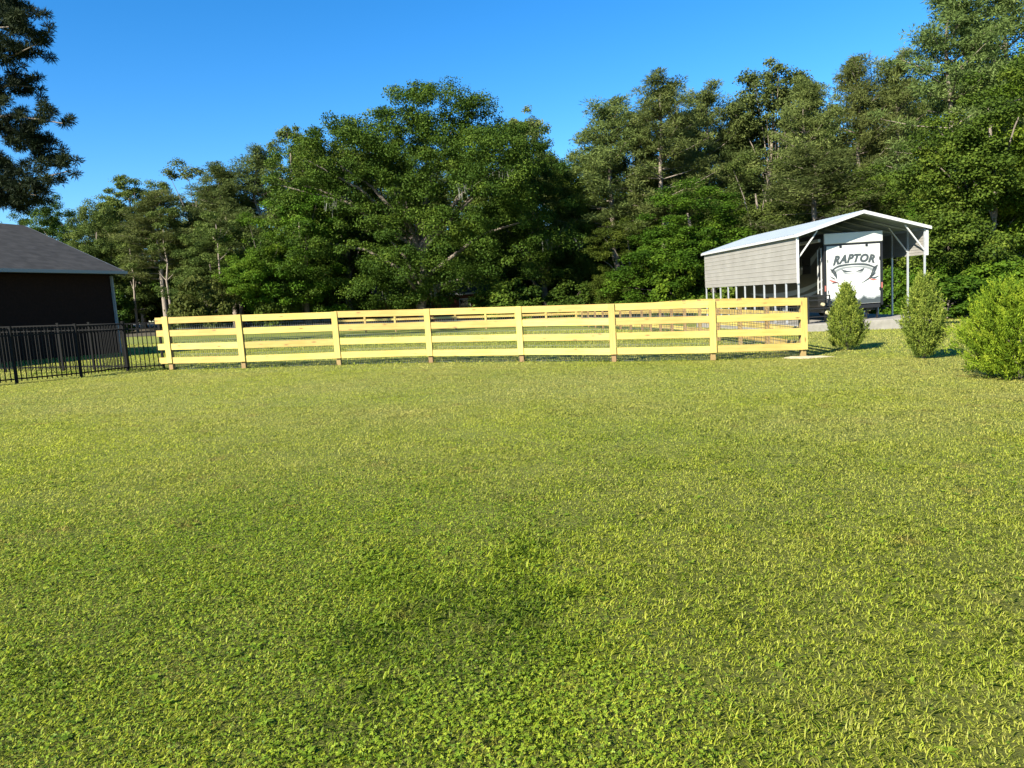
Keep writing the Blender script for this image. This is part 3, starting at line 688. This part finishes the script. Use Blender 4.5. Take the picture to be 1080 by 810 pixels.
# ------------------------------------------------------------------ plants
OAK_LOBES = [(455, 165, 70, 50), (400, 200, 70, 50), (500, 190, 60, 50), (455, 122, 54, 33), (375, 148, 46, 30), (335, 172, 40, 38), (532, 152, 42, 34), (418, 140, 40, 34), (498, 132, 36, 30), (380, 165, 42, 36), (350, 200, 44, 38), (440, 185, 62, 44), (520, 180, 46, 42), (560, 205, 38, 40),
             (325, 245, 42, 44), (385, 245, 58, 46), (455, 255, 66, 46), (525, 255, 56, 46), (580, 255, 30, 44), (405, 297, 40, 26), (480, 292, 40, 30), (350, 292, 36, 30), (442, 300, 40, 22), (415, 282, 46, 30)]
def make_crown(kind, seed, H, W):
    """leaf cloud for one tree, base at the origin; returns V, idx, tint, clump centres"""
    r_ = np.random.default_rng(seed); P = []; cl = []
    if kind == 'oak':
        nl = 9
        lobes = [(0, 0, .60 * H, .38 * W, .40 * H), (.08 * W, 0, .72 * H, .26 * W, .27 * H)]
        for k in range(nl):
            a = 2 * np.pi * k / nl + r_.uniform(-.3, .3); q = r_.uniform(.22, .34) * W
            lobes.append((q * np.cos(a), q * np.sin(a), r_.uniform(.28, .62) * H, r_.uniform(.15, .22) * W, r_.uniform(.14, .20) * H))
        nc, nlf, lsz, rc = 430, 280, .16, .050 * W
    elif kind == 'grand':
        k_ = 72 / F_PX
        lobes = [((cx - 448 + .066 * (333 - cy)) * k_, r_.uniform(-4.5, 2.5), (333 - cy) * k_, rx * k_, ry * k_) for cx, cy, rx, ry in OAK_LOBES]
        nc, nlf, lsz, rc = 1150, 250, .155, 1.0
    elif kind == 'broad':
        lobes = [(0, 0, .58 * H, .34 * W, .40 * H)]
        for k in range(9):
            a = r_.uniform(0, 6.28); q = r_.uniform(.12, .3) * W
            lobes.append((q * np.cos(a), q * np.sin(a), r_.uniform(.2, .75) * H, r_.uniform(.18, .26) * W, r_.uniform(.12, .2) * H))
        nc, nlf, lsz, rc = 260, 350, .142, .064 * W
    elif kind == 'airy':
        lobes = [(0, 0, .72 * H, .32 * W, .25 * H)]
        for k in range(8):
            a = r_.uniform(0, 6.28); q = r_.uniform(.1, .32) * W
            lobes.append((q * np.cos(a), q * np.sin(a), r_.uniform(.45, .88) * H, r_.uniform(.12, .2) * W, r_.uniform(.06, .12) * H))
        nc, nlf, lsz, rc = 270, 220, .145, .062 * W
    elif kind == 'shrub':
        lobes = [(0, 0, .45 * H, .4 * W, .45 * H)]
        for k in range(7):
            a = r_.uniform(0, 6.28); q = r_.uniform(.15, .35) * W
            lobes.append((q * np.cos(a), q * np.sin(a), r_.uniform(.15, .6) * H, r_.uniform(.16, .24) * W, r_.uniform(.18, .3) * H))
        nc, nlf, lsz, rc = 110, 170, .2, .085 * W
    if kind == 'pine':
        lsz = .36; C = []; seg = []
        nwh = 15
        for k in range(nwh):
            t = k / (nwh - 1); z = H * (.40 + .58 * t); rad = W * .5 * (.55 + .6 * math.sin(math.pi * min(1, .22 + t * .80))) * (1 - .42 * t)
            for j in range(r_.integers(4, 7) if t < .95 else 2):
                a = r_.uniform(0, 6.28); ln = rad * r_.uniform(.55, 1.1); up = r_.uniform(.0, .35) * ln + .12 * H * t * .3
                for s in np.linspace(.38, 1, 5):
                    if r_.random() < .25 and s < .9: continue
                    C.append((ln * s * np.cos(a) + r_.normal(0, .25), ln * s * np.sin(a) + r_.normal(0, .25), z + up * s * s + r_.normal(0, .2), .30 + .22 * r_.random()))
                seg.append(((0, 0, z - .3), (ln * np.cos(a), ln * np.sin(a), z + up)))
        for j in range(4): C.append((r_.normal(0, .4), r_.normal(0, .4), H * .99 - j * .5, .5))
        C = np.array(C); nc = len(C); nlf = 130
        cc = np.repeat(C, nlf, 0); n = len(cc)
        d = unit(r_.normal(0, 1, (n, 3)) + np.array([0, 0, .35])); rr = r_.random(n) ** .5
        pos = cc[:, :3] + d * (cc[:, 3] * 1.75 * rr * W / 7)[:, None] * np.array([1, 1, .62])
        D = d + r_.normal(0, .45, (n, 3)); Nn = r_.normal(0, 1, (n, 3)) + np.array([0, 0, .5])
        tint = np.repeat(r_.normal(.45, .16, nc), nlf) + r_.normal(0, .15, n)
        V, idx = leaf_quads(pos, D, Nn, lsz * r_.uniform(.6, 1.2, n), .065 * r_.uniform(.7, 1.3, n))
        return V, idx, np.clip(tint, 0, 1), C[:, :3], seg
    Lb = np.array(lobes); vol = Lb[:, 3] ** 2 * 1.0
    pick = r_.choice(len(Lb), nc, p=vol / vol.sum()); lb = Lb[pick]
    d = unit(r_.normal(0, 1, (nc, 3)) + np.array([0, 0, .25])); rad = r_.uniform(.55, 1.0, nc) ** .6
    C = lb[:, :3] + d * rad[:, None] * lb[:, [3, 3, 4]]
    C[:, 2] = np.maximum(C[:, 2], (.06 if kind == 'shrub' else .10) * H)
    rcs = rc * r_.uniform(.65, 1.35, nc)
    cc = np.repeat(C, nlf, 0); n = len(cc); rs = np.repeat(rcs, nlf)
    dd = unit(r_.normal(0, 1, (n, 3)) + np.array([0, 0, .45])); q = r_.random(n) ** .42
    pos = cc + dd * (rs * q)[:, None] * np.array([1, 1, .62]) + r_.normal(0, .10, (n, 3))
    Nn = dd * .7 + r_.normal(0, .55, (n, 3)) + np.array([0, 0, .45]); D = np.cross(unit(Nn), r_.normal(0, 1, (n, 3)))
    tint = np.repeat(r_.normal(.45, .17, nc), nlf) + r_.normal(0, .14, n)
    s = lsz * r_.uniform(.55, 1.25, n)
    V, idx = leaf_quads(pos, D, Nn, s * 1.2, s * .85)
    V[:, 2] = np.maximum(V[:, 2], .05)
    seg = [((0, 0, min(c[2] * .55, H * .6) * r_.uniform(.75, 1)), tuple(c)) for c in C[:: max(1, nc // 16)]]
    return V, idx, np.clip(tint, 0, 1), C, seg
def make_trunk(name, kind, seed, H, seg, m):
    r_ = random.Random(seed); mb = MB()
    r0 = {'oak': .032 * H, 'grand': .026 * H, 'broad': .018 * H, 'airy': .013 * H, 'pine': .0125 * H, 'shrub': .02 * H}[kind]
    top = {'oak': .55, 'grand': .45, 'broad': .75, 'airy': .85, 'pine': .97, 'shrub': .5}[kind] * H; n = 9
    wob = [(r_.gauss(0, .008) * H, r_.gauss(0, .008) * H) for _ in range(n + 1)]; wob[0] = (0, 0)
    pts = [(wob[k][0] * min(1, k / 3), wob[k][1] * min(1, k / 3), -.3 + (top + .3) * k / n) for k in range(n + 1)]
    mb.tube(pts, [r0 * (1.35 if k == 0 else 1.0) * (1 - .78 * k / n) for k in range(n + 1)], 9)
    for a, b in seg:
        a, b = Vector(a), Vector(b); mid = a.lerp(b, .5) + Vector((0, 0, -.04 * (b - a).length if kind == 'pine' else .10 * (b - a).length))
        r1 = r0 * (.42 if kind in ('oak', 'grand') else .22)
        mb.tube([a, mid, b], [r1, r1 * .65, r1 * .2], 5, False)
    return mb.mesh(name, m, True)
def add_moss(parent, C, seed, n, spread):
    """grey strands hanging in the crown"""
    r_ = np.random.default_rng(seed); pick = C[(C[:, 2] < np.percentile(C[:, 2], 70))]; pick = pick[r_.choice(len(pick), n)]
    for c in pick:
        k = 22; b = c + r_.normal(0, spread * .45, (k, 3)) * np.array([1, 1, .3]); ln = r_.uniform(.3, 1.3, k); a = r_.uniform(0, 6.28, k)
        s = np.stack([np.cos(a), np.sin(a), np.zeros(k)], 1) * .035
        e = b - np.stack([r_.normal(0, .08, k), r_.normal(0, .08, k), ln], 1)
        V = np.stack([b - s, b + s, e + s * .4, e - s * .4], 1).reshape(-1, 3)
        link('hanging_moss', raw_mesh('hanging_moss', V, np.arange(len(V)), 4, M['moss']), parent)
PROTO = {}
def proto(kind, var, leaf, bark):
    key = (kind, var, leaf)
    if key not in PROTO:
        H, W = {'oak': (18, 22), 'grand': (22, 26), 'broad': (17, 12), 'airy': (20, 9), 'pine': (23, 8), 'shrub': (4.5, 6)}[kind]
        V, idx, t, C, seg = make_crown(kind, 100 + var * 17 + len(kind), H, W)
        cm = raw_mesh('crown', V, idx, 4, M[leaf], t); tm = make_trunk('trunk', kind, 50 + var, H, seg, M[bark])
        PROTO[key] = (cm, tm, float(V[:, 2].max()), float(np.percentile(np.abs(V[:, 0]), 98) * 2), C)
    return PROTO[key]
NAME = {'oak': 'oak_tree', 'grand': 'oak_tree', 'broad': 'leafy_tree', 'airy': 'slender_tree', 'pine': 'pine_tree', 'shrub': 'shrub'}
def tree(px, top, wpx, Y, kind, var, leaf, label, group=None, cat=None, moss=0, foot=0):
    cm, tm, H0, W0, C = proto(kind, var, leaf, 'pine_bark' if kind in ('pine', 'airy') else 'trunk')
    b = along(px, 315, Y); x = b.x
    for _ in range(3):           # foot stands under the crown: the lean of the tilted frame is taken out
        topz = along(px, top, Y); x = topz.x
    z = gzf(x, Y); h = topz.z - z; w = wpx / F_PX * Y
    if kind == 'grand': x = along(448, 333, Y).x; z = gzf(x, Y)
    o = empty(NAME[kind], (x, Y, z), 0 if kind == 'grand' else random.uniform(0, 6.28)); s = h / H0; o.scale = (w / W0, w / W0, s)
    tag(o, label, cat or ('shrub' if kind == 'shrub' else 'tree'), group)
    link('trunk', tm, o); link('crown', cm, o)
    if moss: add_moss(o, C, var + 5, moss, .8)
    return o
G1 = 'trees of the wood behind the paddock'
T = [
 # px, top, width, Y, kind, var, leaf, label
 (448, 88, 280, 72, 'grand', 0, 'oak_leaf', 'huge spreading oak in the middle, tallest green dome of the wood'),
 (352, 122, 100, 79, 'broad', 0, 'oak_leaf', 'rounded leafy tree rising behind the left flank of the huge oak'),
 (566, 164, 120, 80, 'oak', 1, 'oak_leaf', 'dark oak behind the right flank of the huge oak'),
 (553, 112, 62, 92, 'airy', 0, 'pine_needle', 'open crown poking above the dark oak right of the huge oak'),
 (305, 130, 56, 88, 'airy', 1, 'pale_leaf', 'thin see-through tree sticking up left of the huge oak'),
 (603, 160, 75, 86, 'broad', 1, 'oak_leaf', 'dark tree in the notch between the oaks and the tall pines'),
 (312, 195, 123, 72, 'broad', 2, 'broad_leaf', 'bright leafy tree left of the huge oak with pale thin stems below'),
 (268, 153, 73, 80, 'pine', 0, 'pine_needle', 'dusky pine between the thin see-through tree and the left trees'),
 (232, 168, 73, 80, 'pine', 1, 'pine_needle', 'tall pine with a long pale trunk in the left part of the wood'),
 (200, 166, 96, 84, 'broad', 0, 'pale_leaf', 'highest round crown in the left third of the wood'),
 (160, 196, 70, 78, 'pine', 2, 'pine_needle', 'pine with a thin leaning pale trunk right of the house roof'),
 (133, 184, 68, 90, 'airy', 2, 'pale_leaf', 'pale grey-green airy tree above the right end of the house roof'),
 (98, 208, 77, 82, 'broad', 1, 'pale_leaf', 'green tree rising just above the house roof slope'),
 (62, 203, 77, 88, 'broad', 2, 'oak_leaf', 'dark leafy tree over the house ridge under the pine branch'),
 (12, 222, 68, 92, 'broad', 0, 'oak_leaf', 'small far tree top at the left edge above the roof'),
 (218, 240, 87, 73, 'broad', 1, 'pale_leaf', 'lower olive-green tree in front of the left pines'),
 (270, 222, 87, 71, 'broad', 0, 'broad_leaf', 'yellow-green young tree with two pale stems over the wooden fence'),
 (640, 98, 92, 78, 'pine', 0, 'pine_needle', 'broad tall pine at the left of the right-hand pine group'),
 (694, 72, 88, 76, 'pine', 1, 'pine_needle', 'tallest pine left of the carport, rounded dark top'),
 (668, 110, 76, 82, 'pine', 2, 'pine_needle', 'pine squeezed between the two big pines left of the carport'),
 (745, 82, 66, 82, 'pine', 2, 'pine_needle', 'open-topped pine right of the tallest pine'),
 (778, 98, 74, 84, 'pine', 0, 'pine_needle', 'lower pine in the gap left of the lacy pine'),
 (812, 58, 84, 80, 'airy', 0, 'pine_needle', 'lacy tall pine directly above the carport wall'),
 (850, 78, 74, 72, 'pine', 1, 'pine_needle', 'straight pine with a bare grey trunk above the carport roof'),
 (903, 52, 72, 74, 'pine', 0, 'pine_needle', 'round-topped pine above the carport gable'),
 (946, 48, 70, 76, 'pine', 2, 'pine_needle', 'dark pine just right of the round-topped pine above the gable'),
 (1003, -22, 104, 66, 'pine', 1, 'pine_needle', 'very tall open pine at the upper right, cut by the picture top'),
 (1062, -40, 110, 68, 'pine', 2, 'pine_needle', 'highest pine in the upper right corner behind the big leafy tree'),
 (1048, 62, 160, 50, 'broad', 0, 'oak_leaf', 'large deep green leafy tree to the right of the carport'),
 (1115, 25, 185, 52, 'broad', 1, 'broad_leaf', 'tall leafy tree at the right edge, cut by the picture'),
 (996, 165, 96, 52, 'broad', 2, 'broad_leaf', 'leafy tree filling in right behind the carport posts'),
 (722, 186, 150, 64, 'broad', 1, 'broad_leaf', 'bright green round tree left of the carport, below the pines'),
 (662, 228, 95, 66, 'broad', 2, 'oak_leaf', 'darker low tree left of the bright round tree'),
 (795, 160, 110, 68, 'broad', 0, 'pale_leaf', 'olive tree rising behind the carport side wall'),
 (858, 150, 120, 62, 'pine', 2, 'pine_needle', 'bushy olive pine standing close behind the carport roof'),
 (915, 172, 125, 60, 'broad', 1, 'oak_leaf', 'dark leafy tree close behind the carport gable'),
]
for i, (px, top, w, Y, kind, var, leaf, lab) in enumerate(T):
    tree(px, top, w, Y, kind, var, leaf, lab, moss=(12 if i == 0 else 0))
# low bushes along the foot of the wood
S = [(536, 293, 66, 71, 'oak_leaf', 'round bush in front of the dark oak'), (603, 294, 60, 71, 'oak_leaf', 'dark bush with drooping twigs right of the round bush'),
     (215, 288, 66, 68, 'pale_leaf', 'round olive bush between the pale left trunks'),
     (290, 284, 46, 70, 'oak_leaf', 'small dark bush between thin pale stems'), (665, 282, 50, 66, 'oak_leaf', 'low bush just left of the carport trees'),
     (716, 268, 66, 61, 'broad_leaf', 'spreading bright bush touching the carport wall'), (1000, 288, 78, 44, 'broad_leaf', 'leafy bush right of the carport front post'),
     (1050, 270, 90, 46, 'broad_leaf', 'tall leafy bush behind the big bright evergreen'), (960, 280, 60, 50, 'broad_leaf', 'leafy bush seen between the carport posts'),
     (905, 270, 70, 52, 'broad_leaf', 'leafy bush seen under the trailer behind the carport'), (110, 300, 50, 78, 'oak_leaf', 'small dark bush beside the house corner'), (780, 270, 80, 54, 'oak_leaf', 'dark bush behind the carport side legs')]
for i, (px, top, w, Y, leaf, lab) in enumerate(S): tree(px, top, w, Y, 'shrub', i % 3, leaf, lab)
# back of the wood
for i, px in enumerate(range(-40, 1160, 40)):
    sky_top = np.interp(px, [-40, 60, 200, 300, 360, 440, 540, 600, 640, 700, 800, 950, 1080, 1160], [235, 212, 185, 172, 140, 120, 160, 165, 125, 100, 100, 75, 10, 10])
    k = ('broad', 'pine', 'broad')[i % 3]
    tree(px + random.uniform(-14, 14), sky_top + random.uniform(10, 40), 100, 100 + random.uniform(-5, 9), k, i % 3, 'pine_needle' if k == 'pine' else 'oak_leaf', 'shadowy tree deep in the wood, behind its front rows', 'trees deep in the wood')
for i, px in enumerate(range(-10, 1130, 46)):
    tree(px + random.uniform(-10, 10), np.interp(px, [0, 500, 1080], [280, 246, 225]) + random.uniform(-8, 12), 84, 92 + random.uniform(-4, 4), 'shrub', i % 3, 'oak_leaf', 'dark undergrowth bush deep between the trunks of the wood', 'undergrowth bushes deep in the wood')

# slim bare trunks standing in front of the left part of the wood
for i, (px, py0, top, Y, lab) in enumerate([(180, 331, 240, 76, 'slim pale trunk leaning left, right of the house corner'), (143, 331, 262, 80, 'short grey trunk nearest the house corner'),
        (235, 325, 236, 69.5, 'long slim pale trunk under the tall left pine'), (254, 326, 275, 74, 'stout tan trunk behind the second fence post'),
        (272, 325, 255, 72, 'first of two thin pale stems near the second fence bay'), (290, 325, 262, 72, 'second of two thin pale stems, right of its twin')]):
    b = along(px, py0, Y); t = along(px - (py0 - top) * .085, top, Y); z = gzf(b.x, Y)
    o = empty('slender_tree', (b.x, Y, z)); tag(o, lab, 'tree')
    mb = MB(); d = t - Vector((b.x, Y, z)); r0 = .30 if i == 3 else .17
    pts = [d * k / 6 + Vector((random.gauss(0, .06), random.gauss(0, .06), 0)) * (1 if 0 < k else 0) for k in range(7)]; pts[0].z -= .3
    mb.tube(pts, [r0 * (1 - .82 * k / 6) for k in range(7)], 8)
    for k in range(5):
        s = pts[random.randint(3, 5)]; a = random.uniform(0, 6.28); mb.tube([s, s + Vector((math.cos(a) * .6, math.sin(a) * .6, .5)), s + Vector((math.cos(a) * 1.1, math.sin(a) * 1.1, 1.1))], [.05, .03, .012], 5, False)
    mb.build('trunk', M['pine_bark'], o, True)
    q_ = np.random.default_rng(600 + i); cs = np.array([tuple(pts[6].lerp(pts[4], q_.uniform(-.15, 1)) + Vector((q_.normal(0, 1.1), q_.normal(0, 1.1), q_.normal(.5, .7)))) for _ in range(22)])
    cc = np.repeat(cs, 210, 0); n = len(cc); d = unit(q_.normal(0, 1, (n, 3)) + np.array([0, 0, .3])); pos = cc + d * (q_.random(n) ** .45 * .62)[:, None] * np.array([1, 1, .6])
    Nn = d * .6 + q_.normal(0, .6, (n, 3)) + np.array([0, 0, .4]); V, idx = leaf_quads(pos, np.cross(unit(Nn), q_.normal(0, 1, (n, 3))), Nn, q_.uniform(.1, .24, n), q_.uniform(.07, .16, n))
    link('crown', raw_mesh('crown', V, idx, 4, M['pale_leaf'], np.clip(q_.normal(.4, .2, n), 0, 1)), o)

# red brick house half hidden behind the huge oak
M['red_brick'] = noisy('red_brick', (.16, .050, .035), (.24, .085, .06), 9, .9)
h0 = along(396, 320, 83); h1 = along(512, 312, 83); hz = gzf((h0.x + h1.x) / 2, 83) - .1
rh = empty('red_house', (h0.x, 83, hz)); tag(rh, 'red brick house half hidden in the wood behind the huge oak', 'house')
W_ = h1.x - h0.x; mb = MB(); mb.box((0, 0, -.5), (W_, 5, 2.9)); mb.build('wall', M['red_brick'], rh)
mb = MB(); mb.prism([(-.5, -.6, 2.92), (-.5, 5.6, 2.92), (-.5, 2.5, 5.0)], (W_ + 1, 0, 0)); rr_ = mb.build('roof', M['shingle'], rh)
mb = MB(); mb.box((-.52, -.66, 2.80), (W_ + .52, -.605, 2.98)); mb.build('fascia', M['white_metal'], rr_)
for a in (1.6, 5.0, 9.4):
    mb = MB(); mb.box((a, -.03, .9), (a + 1.1, -.002, 2.3)); wo = mb.build('window', M['glass_dark'], rh)
    mb = MB(); mb.box((a - .08, -.06, .80), (a + 1.18, -.004, .895)); mb.box((a - .08, -.06, 2.305), (a + 1.18, -.004, 2.40)); mb.box((a - .08, -.06, .895), (a - .003, -.004, 2.305)); mb.box((a + 1.103, -.06, .895), (a + 1.18, -.004, 2.305)); mb.build('frame', M['white_metal'], wo)
mb = MB(); mb.box((7.3, -.04, -.1), (8.3, -.002, 2.1)); do = mb.build('door', M['black_paint'], rh); mb = MB(); mb.tube([(8.18, -.09, 1.0), (8.18, -.041, 1.0)], .03, 8); mb.build('handle', M['galv'], do)

# near pine at the upper left edge
PY = 38.0
pb = along(-92, 340, PY); pz = gzf(pb.x, PY)
pine = empty('pine_tree', (pb.x, PY, pz)); tag(pine, 'near dark pine reaching in from the upper left edge over the house roof', 'tree')
r_ = np.random.default_rng(44); C = []; mb = MB()
PH = 25.0
mb.tube([(0, 0, -.3), (.1, 0, 6), (-.1, .1, 12), (.1, 0, 18), (0, 0, PH)], [.36, .31, .26, .18, .05], 10)
def px_local(px, py, dy=0): v = along(px, py, PY + dy); return Vector((v.x - pb.x, v.y - PY, v.z - pz))
boughs = [([(-60, 225), (-15, 205), (35, 190), (74, 180)], .10), ([(-15, 205), (10, 200), (38, 206)], .05), ([(-70, 150), (-20, 125), (20, 140), (42, 172)], .12), ([(-20, 125), (15, 122), (66, 130)], .09),
          ([(-60, 110), (-20, 95), (15, 90), (36, 92)], .08), ([(-60, 80), (-20, 62), (15, 58), (38, 47)], .08), ([(-60, 40), (-15, 30), (18, 28), (37, 33)], .07), ([(-60, 15), (-20, 0), (5, 8), (10, 5)], .07), ([(-60, 180), (-30, 178), (-5, 180), (14, 172)], .07), ([(15, 122), (40, 150), (62, 165)], .05), ([(-15,205),(12,212),(30,215)],.04)]
for pts, rr in boughs:
    dy = r_.uniform(-1.8, 1.8); q = [px_local(a, b, dy * k / 3) for k, (a, b) in enumerate(pts)]
    mb.tube(q, [rr * (1 - .75 * k / (len(q) - 1)) for k in range(len(q))], 6, False)
    for k in range(len(q) - 1):
        for s in np.linspace(0, 1, 9):
            if k == 0 and s < .6: continue
            for _ in range(2):
                c0 = q[k].lerp(q[k + 1], s); C.append(tuple(c0 + Vector((r_.normal(0, .33), r_.normal(0, .6), r_.normal(.12, .30)))))
for k in range(70):                  # the rest of the crown, outside the picture
    a = r_.uniform(1.4, 4.9); z = r_.uniform(9, PH); ln = r_.uniform(1.0, 6.0) * (1.15 - z / PH * .7)
    c0 = Vector((ln * math.cos(a), ln * math.sin(a), z)); C.append(tuple(c0)); C.append(tuple(c0 * .97 + Vector((.4, .3, .2))))
    if k % 3 == 0: mb.tube([(0, 0, z - .6), c0 * .5 + Vector((0, 0, z * .5 - .2)), c0], [.09, .06, .02], 5, False)
mb.build('trunk', M['trunk'], pine, True)
C = np.array(C); nlf = 150; cc = np.repeat(C, nlf, 0); n = len(cc)
d = unit(r_.normal(0, 1, (n, 3)) + np.array([0, 0, .25])); pos = cc + d * (r_.random(n) ** .5 * .36)[:, None] * np.array([1, 1, .75])
V, idx = leaf_quads(pos, d + r_.normal(0, .3, (n, 3)), r_.normal(0, 1, (n, 3)), r_.uniform(.20, .36, n), r_.uniform(.025, .045, n))
t = np.clip(np.repeat(r_.normal(.45, .2, len(C)), nlf) + r_.normal(0, .15, n), 0, 1)
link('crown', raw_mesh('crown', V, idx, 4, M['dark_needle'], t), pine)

# evergreen shrubs on the lawn
def evergreen(px, py, top, wpx, seed, m, label, prof, nspray, spike, leaf=(.048, .017), plumes=1):
    g = ground(px, py); H = (py - top) / F_PX * g.y * 1.0; W = wpx / F_PX * g.y
    o = empty('evergreen_shrub', g); tag(o, label, 'shrub', None)
    r_ = np.random.default_rng(seed); n = nspray
    t = r_.random(n) ** .85; a = r_.uniform(0, 6.28, n); q = r_.uniform(.25, 1, n) ** .45
    pk = r_.integers(0, plumes, n); pa = np.linspace(0, 6.28, plumes, endpoint=False) + r_.uniform(-.3, .3, plumes)
    pr = np.zeros(1) if plumes == 1 else r_.uniform(.12, .36, plumes) * W; ph = np.ones(1) if plumes == 1 else r_.uniform(.62, 1.0, plumes)
    if plumes > 1: pr[0] = 0; ph[0] = 1.0
    lump = 1 + .16 * np.sin(a * 3 + t * 7 + seed) + .16 * np.sin(a * 5 - t * 11)
    rad = np.interp(t, [p[0] for p in prof], [p[1] for p in prof]) * W / 2 * q * lump
    if plumes > 1: rad = rad * .70
    lean = .35 + .65 * t
    B = np.stack([rad * np.cos(a) + (pr * np.cos(pa))[pk] * lean, rad * np.sin(a) + (pr * np.sin(pa))[pk] * lean, .04 + t * H * .93 * ph[pk]], 1)
    out = np.stack([np.cos(a), np.sin(a), np.zeros(n)], 1)
    D = unit(out * (.45 + .5 * (1 - t))[:, None] * spike[1] + np.array([0, 0, 1.0]) + r_.normal(0, .28, (n, 3)))
    ln = spike[0] * H * r_.uniform(.4, 1.5, n); per = 42
    tt = r_.random((n, per)); sc = (1 - tt) * .030 * H + .006
    pos = B[:, None] + D[:, None] * (tt * ln[:, None])[..., None] + r_.normal(0, 1, (n, per, 3)) * sc[..., None] * .55
    Df = D[:, None] + r_.normal(0, .45, (n, per, 3)); Nf = r_.normal(0, 1, (n, per, 3)) + out[:, None] * .6
    tint = np.clip(np.repeat(r_.normal(.35, .22, n), per) + .30 * tt.ravel() + r_.normal(0, .12, n * per), 0, 1)
    k = n * per; sz = H / 1.8
    V, idx = leaf_quads(pos.reshape(-1, 3), Df.reshape(-1, 3), Nf.reshape(-1, 3), leaf[0] * sz * r_.uniform(.6, 1.3, k), leaf[1] * sz * r_.uniform(.7, 1.3, k))
    V[:, 2] = np.maximum(V[:, 2], .01)
    link('foliage', raw_mesh('foliage', V, idx, 4, m, tint), o)
    mb = MB(); mb.tube([(0, 0, -.1), (.02, 0, H * .4), (0, .02, H * .8)], [.045, .035, .012], 7)
    for kx in range(14):
        z = H * r_.uniform(.08, .6); a_ = r_.uniform(0, 6.28); mb.tube([(0, 0, z), (W * .2 * math.cos(a_), W * .2 * math.sin(a_), z + H * .12)], [.014, .006], 5, False)
    mb.build('stem', M['trunk'], o, True)
    return o
evergreen(893, 369, 302, 33, 1, M['juniper'], 'small pointed evergreen shrub nearest the fence corner', [(0, .72), (.15, .98), (.35, 1.0), (.6, .74), (.85, .34), (1, .06)], 1150, (.11, .6))
evergreen(974, 378, 296, 36, 2, M['juniper'], 'ragged vase-shaped evergreen shrub in front of the carport posts', [(0, .40), (.12, .62), (.38, .98), (.58, .88), (.8, .40), (1, .06)], 1150, (.14, .7))
evergreen(1076, 399, 294, 122, 3, M['bright_juniper'], 'big bright green bushy evergreen cut by the right edge', [(0, .55), (.12, .9), (.4, 1.05), (.65, .86), (.85, .48), (1, .1)], 2300, (.13, .9), (.05, .015), 11)
print('leaf protos', len(PROTO), 'grass blades', len(T))
